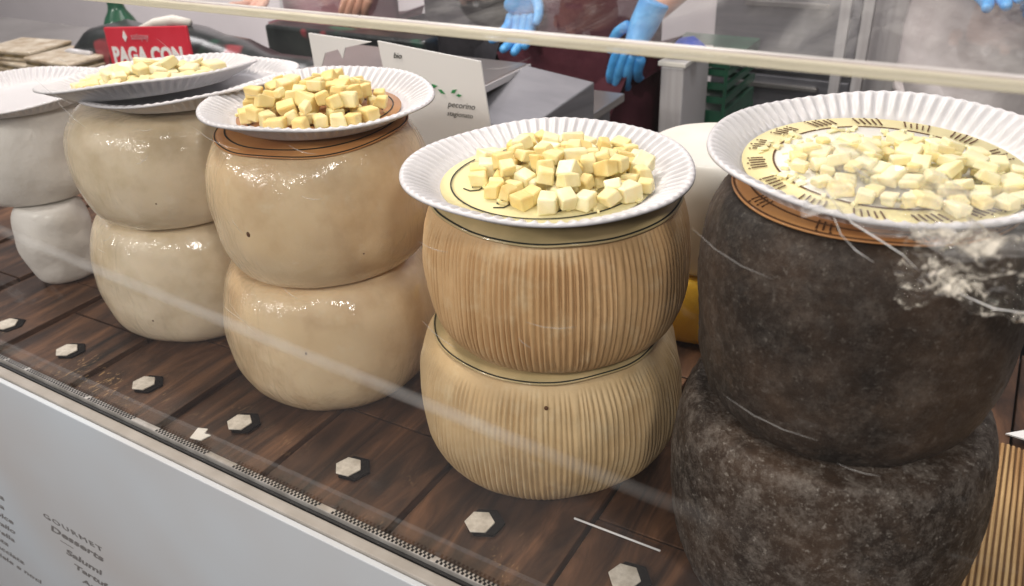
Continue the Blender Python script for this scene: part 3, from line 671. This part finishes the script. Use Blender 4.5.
# black carrier bag with a slumped outline, and the tray beyond it
def blob(pts, rad, name, m, parent, lump=.02, seed=0):
    """slumped bag: rounded loft through cross-sections (x, half depth, height)"""
    n = 20; g = G(); vs = []
    for (x, hd, hz, y0) in pts:
        for k in range(n):
            a = 2 * PI * k / n; c, s_ = math.cos(a), math.sin(a)
            yy = y0 + hd * math.copysign(abs(c) ** .7, c); zz = hz / 2 + hz / 2 * math.copysign(abs(s_) ** .8, s_)
            d = lump * noise.noise(Vector((x * 7, yy * 7, zz * 7 + seed)))
            vs.append((x, yy + d, max(0, zz + (d if s_ > 0 else 0))))
    m_ = len(pts); g.add(vs, [(i * n + k, i * n + (k + 1) % n, (i + 1) * n + (k + 1) % n, (i + 1) * n + k) for i in range(m_ - 1) for k in range(n)] + [tuple(range(n)), tuple((m_ - 1) * n + k for k in range(n - 1, -1, -1))], True)
    return link(name, g, m, parent)
FOIL = mat('black_film_bag', (0.010, 0.012, 0.014), 0.28, 0.5, (0.03, 0.035, 0.035), 9, 4, bump=.35, bscale=9, bdist=.01)
add_layer(FOIL, (0.30, 0.05, 0.06), 9, .60, .66, 2, amount=.8); add_layer(FOIL, (0.02, 0.10, 0.06), 8, .60, .68, 2)
bg = thing('black_bag', 'slumped glossy black bag behind the red notice', 'bag', (-2.62, 2.10, LZ))
blob([(-0.93, 0.05, 0.04, 0), (-0.88, 0.09, 0.072, 0), (-0.78, 0.11, 0.152, 0), (-0.68, 0.12, 0.216, 0), (-0.58, 0.12, 0.232, 0), (-0.42, 0.12, 0.232, 0), (-0.26, 0.13, 0.248, 0), (-0.14, 0.13, 0.256, 0.02), (0, 0.12, 0.232, 0.02), (0.14, 0.11, 0.208, 0), (0.3, 0.1, 0.188, 0), (0.46, 0.09, 0.176, 0), (0.56, 0.06, 0.128, 0)], 0, 'bag_body', FOIL, bg, .018)
g = G(); g.tube([(-.84, -.115, .10), (-.72, -.135, .13), (-.58, -.14, .135)], [.014, .018, .014], 8)
link('grey_strap', g, STEEL_L, bg)
g = G(); g.tube([(-.36, -.06, .225), (-.29, -.02, .255), (-.20, .0, .268), (-.13, .02, .26)], [.014, .018, .02, .014], 8)
link('white_handle', g, WHITEB, bg)
bt = thing('green_bottle', 'green plastic bottle neck rising behind the black bag', 'bottle', (-3.46, 2.30, LZ))
link('bottle_glass', G().lathe([(.004, 0), (.075, 0), (.08, .02), (.08, .12), (.075, .16), (.060, .195), (.040, .225), (.034, .245), (.033, .30), (.036, .305), (.036, .318), (.004, .318)], 32), GREENB, bt)
link('cap', G().lathe([(.004, .319), (.033, .319), (.033, .352), (.004, .352)], 24), WHITEB, bt)
tr = thing('black_tray', 'long black plastic tray edge between the bag and the scale', 'tray', (-2.10, 2.62, LZ))
link('tray_rim', G().box(-.75, .12, -.05, .05, .0, .155), FOIL, tr, bevel=.012)

# wrapped flatbreads
random.seed(9)
od = ['bottom', 'second', 'third', 'topmost']
for i, (x, y, z, a) in enumerate(((-3.66, 1.95, 0, .1), (-3.64, 1.96, .045, -.05), (-3.67, 1.97, .09, .15), (-3.32, 1.93, 0, -.05), (-3.31, 1.94, .045, .12), (-3.30, 1.93, .09, .0))):
    lb_ = od[i % 3 + (i % 3 == 2)] + (' wrapped flatbread of the pile at the picture edge' if i < 3 else ' wrapped flatbread of the pile beside the black bag')
    t = thing('wrapped_flatbread', lb_, 'bread', (x, y, LZ + z), (0, 0, a), 'wrapped flatbreads')
    link('lower_crust', G().box(-.15, .15, -.11, .11, .001, .014), CRUST, t, bevel=.005)
    link('filling', G().box(-.145, .145, -.105, .105, .0145, .027), CRUST_D, t, bevel=.003)
    link('upper_crust', G().box(-.15, .15, -.11, .11, .0275, .043), CRUST, t, bevel=.006)

# ------------------------------------------------------------------ kitchen behind
t = thing('drawer_cabinet', 'dark grey steel drawer cabinet standing behind the staff', 'cabinet', (-1.02, 4.25, FZ))
link('carcass', G().box(-.36, .36, 0, .6, 0, 2.35), STEEL_D, t)
for k, (z0, z1) in enumerate(((.10, .62), (.64, 1.46), (1.48, 1.86), (1.88, 2.33))):
    d = link('drawer', G().box(-.345, .345, -.03, -.001, z0, z1), STEEL_D if k != 3 else STEEL_L, t, bevel=.006)
    link('handle', G().box(-.20, .20, -.055, -.031, z1 - .06, z1 - .035), STEEL, d, bevel=.004)
t = thing('steel_refrigerator', 'pale steel refrigerator beside the drawer cabinet', 'refrigerator', (-0.42, 4.1, FZ))
link('carcass', G().box(-.20, .26, 0, .7, 0, 3.0), STEEL_L, t, bevel=.01)
link('door', G().box(-.195, .255, -.04, -.001, .15, 2.95), STEEL_L, t, bevel=.01)
link('handle', G().box(.18, .21, -.08, -.041, 1.3, 2.0), BLACK, t, bevel=.004)
for x, w_ in ((-.70, 'beside the drawer cabinet'), (-.605, 'touching the pale refrigerator')):
    t = tag(link('steel_post', G().box(x - .022, x + .022, 3.95, 3.99, FZ, 2.2), STEEL_L, None), 'thin upright steel post ' + w_, 'post', 'upright kitchen posts')
t = thing('side_table', 'narrow white side stand next to the maroon apron, blue cloth on top', 'stand', (-1.12, 3.05, FZ))
link('stand_panel', G().box(-.075, .02, 0, .3, 0, 1.78), STEEL_L, t, bevel=.006)
link('stand_top', G().box(-.085, .03, -.01, .31, 1.782, 1.80), WHITEB, t, bevel=.003)
tag(blob([(-.06, .02, .03, 0), (-.03, .05, .07, 0), (.02, .05, .08, 0), (.06, .04, .05, 0), (.08, .02, .03, 0)], 0, 'folded_cloth', BLUE, None, .02), 'crumpled bright blue cloth on the white side stand', 'cloth')
bpy.data.objects['folded_cloth'].location = Vector((-1.13, 3.14, FZ + 1.801)) * U
for i in range(6):
    t = tag(link('green_crate', G().box(-.20, .14, 0, .42, .0, .04), GREENB, None, (-1.165, 3.38, FZ + i * .29)), ['bottom', 'second', 'third', 'fourth', 'fifth', 'topmost'][i] + ' green plastic crate of the stack beside the side stand', 'crate', 'stacked green crates')
    g = G()
    for z in (.04, .10, .16, .22): g.box(-.20, .14, 0, .015, z, z + .028); g.box(-.20, -.185, .015, .42, z, z + .028); g.box(.125, .14, .015, .42, z, z + .028); g.box(-.185, .125, .405, .42, z, z + .028)
    for xx in (-.20, -.10, 0.0, .125):
        g.box(xx, xx + .015, -.002, .0, .04, .27)
    g.box(-.205, .145, -.006, .425, .255, .288)
    link('crate_sides', g, GREENB, t)
t = thing('white_partition', 'pale free-standing partition panel behind the bags', 'partition', (-4.55, 4.3, FZ))
link('partition_panel', G().box(-1.9, .0, 0, .06, .05, 2.6), WALL, t, bevel=.004)
link('partition_post', G().box(.001, .10, -.02, .08, 0, 2.7), STEEL_L, t, bevel=.006)
t = thing('dark_shelving', 'dark shelving filled with black boxes behind the white coat', 'shelving', (0.42, 4.2, FZ))
for k in range(6): link('shelf_board', G().box(-.5, .6, 0, .5, .1 + k * .5, .14 + k * .5), STEEL_D, t)
for x in (-.5, .56): link('upright', G().box(x, x + .04, -.003, .503, 0, 2.9), STEEL_D, t)
for k in range(5): link('storage_box', G().box(-.42 + .03 * k, .5, .05, .45, .141 + k * .5, .50 + k * .5), DKCLOTH, t, bevel=.01)

# ------------------------------------------------------------------ people (built in metres)
def skin_mesh(name, verts, edges, radii, root=0, sub=2):
    me = bpy.data.meshes.new(name); me.from_pydata([Vector(v) for v in verts], edges, []); o = bpy.data.objects.new(name, me); C.objects.link(o)
    o.modifiers.new('skin', 'SKIN'); s = o.modifiers.new('sub', 'SUBSURF'); s.levels = sub; s.render_levels = sub
    sv = me.skin_vertices[0].data
    for i, r in enumerate(radii):
        sv[i].radius = (r, r) if not isinstance(r, tuple) else r; sv[i].use_root = (i == root)
    bpy.context.view_layer.update()
    me2 = bpy.data.meshes.new_from_object(o.evaluated_get(bpy.context.evaluated_depsgraph_get()))
    bpy.data.objects.remove(o); me2.name = name
    for p in me2.polygons: p.use_smooth = True
    return me2
def hand(wrist, tip, thumb_side, rr=1.0):
    """five fingers from a palm; wrist and tip in the person's own space"""
    w_ = Vector(wrist); d = (Vector(tip) - w_); L_ = d.length; d.normalize()
    side = d.cross(Vector((0, 1, 0))).normalized() * thumb_side; nrm = side.cross(d).normalized()
    out = []
    V = [w_ - d * .035, w_, w_ + d * L_ * .25, w_ + d * L_ * .46]; out.append(skin_mesh('palm', V, [(0, 1), (1, 2), (2, 3)], [(.040, .038), (.033, .034), (.046, .026), (.048, .022)], 1))
    for k, (s, ln, sp) in enumerate(((.027, .92, -.04), (.009, 1.0, -.02), (-.009, .95, -.01), (-.026, .80, .01))):
        b = w_ + d * L_ * .42 + side * s; bend = .018 + .01 * k
        dd = (d + side * sp).normalized(); l = L_ * ln - L_ * .42
        V = [b, b + dd * l * .45 - nrm * bend * .3, b + dd * l * .78 - nrm * bend, b + dd * l * .98 - nrm * bend * 2]
        out.append(skin_mesh('finger', V, [(0, 1), (1, 2), (2, 3)], [.0135, .013, .0118, .0095], 0))
    b = w_ + d * L_ * .16 + side * .026; V = [b, b + side * .022 + d * L_ * .16 - nrm * .008, b + side * .028 + d * L_ * .32 - nrm * .018, b + side * .022 + d * L_ * .44 - nrm * .026]
    out.append(skin_mesh('thumb', V, [(0, 1), (1, 2), (2, 3)], [.014, .013, .011, .009], 0))
    bm = bmesh.new()
    for m_ in out: bm.from_mesh(m_)
    me = bpy.data.meshes.new('glove'); bm.to_mesh(me); bm.free()
    for p in me.polygons: p.use_smooth = True
    return me
def person(loc, rz, label, shirt, apron, handm, wr, tips, hair=HAIR, trousers=DKCLOTH, elb=None):
    t = bpy.data.objects.new('person', None); C.objects.link(t); t.location = loc; t.rotation_euler = (0, 0, rz); tag(t, label, 'person', None)
    e = elb or [(-.27, .06, 1.17), (.27, .06, 1.17)]
    V = [(0, 0, .96), (0, .01, 1.12), (0, .01, 1.30), (0, .015, 1.43), (0, .01, 1.52), (0, -.01, 1.585), (0, -.02, 1.665), (0, -.012, 1.735),
         (-.17, .01, 1.42), e[0], wr[0], (.17, .01, 1.42), e[1], wr[1],
         (-.10, 0, .88), (-.11, -.01, .50), (-.11, .02, .10), (-.115, -.12, .035), (.10, 0, .88), (.11, -.01, .50), (.11, .02, .10), (.115, -.12, .035)]
    E = [(0, 1), (1, 2), (2, 3), (3, 4), (4, 5), (5, 6), (6, 7), (3, 8), (8, 9), (9, 10), (3, 11), (11, 12), (12, 13), (0, 14), (14, 15), (15, 16), (16, 17), (0, 18), (18, 19), (19, 20), (20, 21)]
    r = [.09, .09, .11, .11, .058, .062, .082, .06, .062, .045, .029, .062, .045, .029, .09, .058, .042, .035, .09, .058, .042, .035]
    b = link('body', skin_mesh('body', V, E, r), SKIN, t, scale=1)
    ci = [0, 1, 2, 3, 8, 9, 11, 12]; wl = [tuple(Vector(e[0]).lerp(Vector(wr[0]), .35)), tuple(Vector(e[1]).lerp(Vector(wr[1]), .35))]
    V2 = [(0, 0, .90)] + [V[1], V[2], V[3], V[8], V[9], wl[0], V[11], V[12], wl[1], (0, .01, 1.475)]
    E2 = [(0, 1), (1, 2), (2, 3), (3, 4), (4, 5), (5, 6), (3, 7), (7, 8), (8, 9), (3, 10)]
    link('shirt', skin_mesh('shirt', V2, E2, [(.165, .125), (.155, .12), (.175, .135), (.145, .125), .078, .060, .052, .078, .060, .052, .07]), shirt, t, scale=1)
    V3 = [(0, 0, .92), V[14], V[15], (-.11, .015, .09), V[18], V[19], (.11, .015, .09)]
    link('trousers', skin_mesh('trousers', V3, [(0, 1), (1, 2), (2, 3), (0, 4), (4, 5), (5, 6)], [(.155, .12), .105, .078, .062, .105, .078, .062]), trousers, t, scale=1)
    for sx in (-1, 1):
        link('shoe', skin_mesh('shoe', [(sx * .11, .04, .05), (sx * .112, -.05, .045), (sx * .116, -.16, .038)], [(0, 1), (1, 2)], [.05, .046, .036]), BLACK, t, scale=1)
    if apron:
        g = G(); vs = []; nx_, nz_ = 24, 26
        for d in (0, .006):
            for j in range(nz_ + 1):
                z = .48 + (1.36 - .48) * j / nz_; wdt = 1.35 if z < 1.05 else 1.35 - (z - 1.05) * 2.2
                for i in range(nx_ + 1):
                    a = (i / nx_ - .5) * 2 * wdt; rx, ry = (.195, .165) if z < 1.2 else (.195, .170)
                    fold = .012 * math.sin(a * 7 + z * 2) * max(0, min(1, (1.1 - z) * 3)); fl = .05 * max(0, (.95 - z))
                    vs.append(((rx + fold + fl - d) * math.sin(a), -(ry + fold + fl - d) * math.cos(a) + .01, z))
        W2 = nx_ + 1; o2 = W2 * (nz_ + 1); fs = []
        for j in range(nz_):
            for i in range(nx_):
                q = (j * W2 + i, j * W2 + i + 1, (j + 1) * W2 + i + 1, (j + 1) * W2 + i); fs += [q, tuple(o2 + z for z in reversed(q))]
        for i in range(nx_): fs += [(i, o2 + i, o2 + i + 1, i + 1), (nz_ * W2 + i, nz_ * W2 + i + 1, o2 + nz_ * W2 + i + 1, o2 + nz_ * W2 + i)]
        for j in range(nz_): fs += [(j * W2, (j + 1) * W2, o2 + (j + 1) * W2, o2 + j * W2), (j * W2 + nx_, o2 + j * W2 + nx_, o2 + (j + 1) * W2 + nx_, (j + 1) * W2 + nx_)]
        g.add(vs, fs, True); link('apron', g, apron, t, scale=1)
    # head details
    hb = G().lathe([(.002, 1.765)] + [(.093 * math.sin(q), 1.672 + .095 * math.cos(q)) for q in [.25 * k for k in range(1, 7)]], 24, lambda v, a: Vector((v.x * .92, v.y * 1.05 + .012, v.z)), True)
    link('hair', hb, hair, t, scale=1)
    link('nose', skin_mesh('nose', [(0, -.098, 1.685), (0, -.112, 1.655)], [(0, 1)], [.009, .014]), SKIN, t, scale=1)
    link('mouth', skin_mesh('mouth', [(-.022, -.092, 1.622), (0, -.097, 1.622), (.022, -.092, 1.622)], [(0, 1), (1, 2)], [.004, .006, .004]), MAUVE, t, scale=1)
    for sx in (-1, 1):
        link('eye', G().lathe([(.001, -.010), (.008, -.005), (.010, 0), (.008, .005), (.001, .010)], 12), WHITE, t, (sx * .031, -.088, 1.682), scale=1)
        link('ear', skin_mesh('ear', [(sx * .083, -.01, 1.695), (sx * .088, -.008, 1.66)], [(0, 1)], [(.008, .018), (.007, .012)]), SKIN, t, scale=1)
        i = 0 if sx < 0 else 1
        link('glove' if handm is GLOVE else 'hand', hand(wr[i], tips[i], -sx if False else sx * -1), handm, t, scale=1)
    return t
person((-.885, 1.80, -.902), 0, 'person in a maroon apron with blue gloved hands hanging in front', MAROON, MAROON, GLOVE,
       [(-.105, -.14, 1.14), (.20, -.14, 1.085)], [(-.092, -.17, .985), (.13, -.17, .915)], trousers=MAROON, elb=[(-.27, .06, 1.19), (.27, .06, 1.19)])
person((-1.72, 1.88, -.902), .15, 'person in a dusty mauve shirt and apron behind the black bag', MAUVE, MAUVE, SKIN,
       [(-.20, -.14, 1.13), (.20, -.14, 1.13)], [(-.12, -.22, 1.00), (.12, -.22, 1.00)], trousers=MAUVE)
person((-1.32, 2.02, -.902), -.1, 'person in charcoal clothes turned behind the scale', DKCLOTH, DKCLOTH, GLOVE,
       [(-.22, -.20, 1.30), (.20, -.20, 1.31)], [(-.10, -.27, 1.33), (.08, -.27, 1.34)])
person((-.035, 1.95, -.902), .1, 'person in a whitish coat with blue gloves raised at the waist', WHCLOTH, WHCLOTH, GLOVE,
       [(-.12, -.20, 1.21), (.12, -.20, 1.20)], [(.0, -.24, 1.14), (.02, -.25, 1.13)], trousers=WHCLOTH)

# ------------------------------------------------------------------ clear guard in front
gd = thing('sneeze_guard', 'clear scratched acrylic guard with a cream top edge in front of the cheeses', 'guard', (0, 0, 0))
GY = 0.684; GZ = 0.818
link('front_pane', G().box(-4.4, 0.9, GY, GY + .005, 0.0075, GZ - .004), PANE, gd)
link('top_rail', G().box(-4.4, 0.9, GY - .003, GY + .009, GZ - .0035, GZ + .0045), RAILM, gd, bevel=.002)
link('rail_line', G().box(-4.4, 0.9, GY + .0095, GY + .0145, GZ - .002, GZ + .0035), RAILP, gd)
link('rail_lip', G().box(-4.4, 0.9, GY + .015, GY + .019, GZ - .002, GZ + .0050), RAILW, gd, bevel=.002)
link('top_shelf', G().box(-4.4, 0.9, GY + .0195, 1.50, GZ + .001, GZ + .005), SHELF, gd)
# soft slanting band: reflection of the counter edge painted onto the pane
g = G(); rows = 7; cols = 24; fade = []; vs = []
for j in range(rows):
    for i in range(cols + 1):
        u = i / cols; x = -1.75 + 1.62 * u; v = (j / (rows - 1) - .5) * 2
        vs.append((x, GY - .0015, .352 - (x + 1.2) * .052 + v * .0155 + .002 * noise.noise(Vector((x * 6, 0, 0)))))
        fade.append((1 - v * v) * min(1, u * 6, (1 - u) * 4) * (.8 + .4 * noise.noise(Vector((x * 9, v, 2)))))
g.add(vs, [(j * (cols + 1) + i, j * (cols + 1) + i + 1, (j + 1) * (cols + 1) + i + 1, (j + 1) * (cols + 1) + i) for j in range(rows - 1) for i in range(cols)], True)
so = link('glare_band', g, GLARE, gd)
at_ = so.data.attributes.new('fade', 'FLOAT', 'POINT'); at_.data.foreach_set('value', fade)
nt = GLARE.node_tree; an = nt.nodes.new('ShaderNodeAttribute'); an.attribute_name = 'fade'
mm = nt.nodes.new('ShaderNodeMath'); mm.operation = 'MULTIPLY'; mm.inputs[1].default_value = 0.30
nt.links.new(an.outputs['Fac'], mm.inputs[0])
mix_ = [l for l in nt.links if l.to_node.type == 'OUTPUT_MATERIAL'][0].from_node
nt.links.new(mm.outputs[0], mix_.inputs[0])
# fine scratches
random.seed(44); g = G()
for k in range(26):
    x = random.uniform(-1.3, .05); z = random.uniform(.35, .80); a = random.gauss(-.35, .35); l = random.uniform(.02, .10)
    pts = [(x + l * u * math.cos(a + .3 * u), GY - .001, z + l * u * math.sin(a + .3 * u)) for u in (0, .33, .66, 1)]
    g.tube(pts, [.0001, .00026, .00026, .0001], 4)
link('scratches', g, SCRATCH, gd)['kind'] = 'stuff'

# torn cling film sticking to the guard near the dark stack
def film(name, x0, x1, z0, z1, y, m, seed, amp, label, slope=0, nx_=60, nz_=36):
    g = G(); vs = []
    for j in range(nz_ + 1):
        for i in range(nx_ + 1):
            u, v = i / nx_, j / nz_
            x = x0 + (x1 - x0) * u + .012 * noise.noise(Vector((v * 4, seed, 0))); z = z0 + (z1 - z0) * v + slope * u + .014 * noise.noise(Vector((u * 5, seed, 3)))
            yy = y - amp * (.3 + 1.0 * noise.turbulence(Vector((u * 7 + seed, v * 6, 0)), 4, False)) 
            vs.append((x, min(yy, y), z))
    W3 = nx_ + 1; g.add(vs, [(j * W3 + i, j * W3 + i + 1, (j + 1) * W3 + i + 1, (j + 1) * W3 + i) for j in range(nz_) for i in range(nx_)], True)
    o = link(name, g, m, None); tag(o, label, 'plastic film'); return o
film('torn_film', -0.045, 0.10, 0.632, 0.705, GY - .001, FILM, 3, .016, 'crumpled torn plastic film stuck to the guard below the nearest plate', .01)
film('sheer_film', -0.13, 0.12, 0.690, 0.752, GY - .001, FILM2, 8, .010, 'sheer whitish film lying across the front of the nearest plate', -.01)
g = G()
for pts in ([(-.118, .722), (-.100, .702), (-.088, .692), (-.070, .684), (-.045, .672), (-.03, .660)], [(-.104, .695), (-.096, .680), (-.082, .668), (-.066, .660)],
            [(-.02, .660), (0, .648), (.03, .640), (.05, .642), (.07, .634)]):
    g.tube([(x, GY - .002, z) for x, z in pts], [.0002, .0005] + [.0007] * (len(pts) - 4) + [.0005, .0002], 5)
tag(link('film_strands', g, mat('film_strand', (.85, .82, .78), .3, .5, coat=.6, sss=.3), None), 'thin curled strands of torn film in front of the dark upper wheel', 'plastic film')
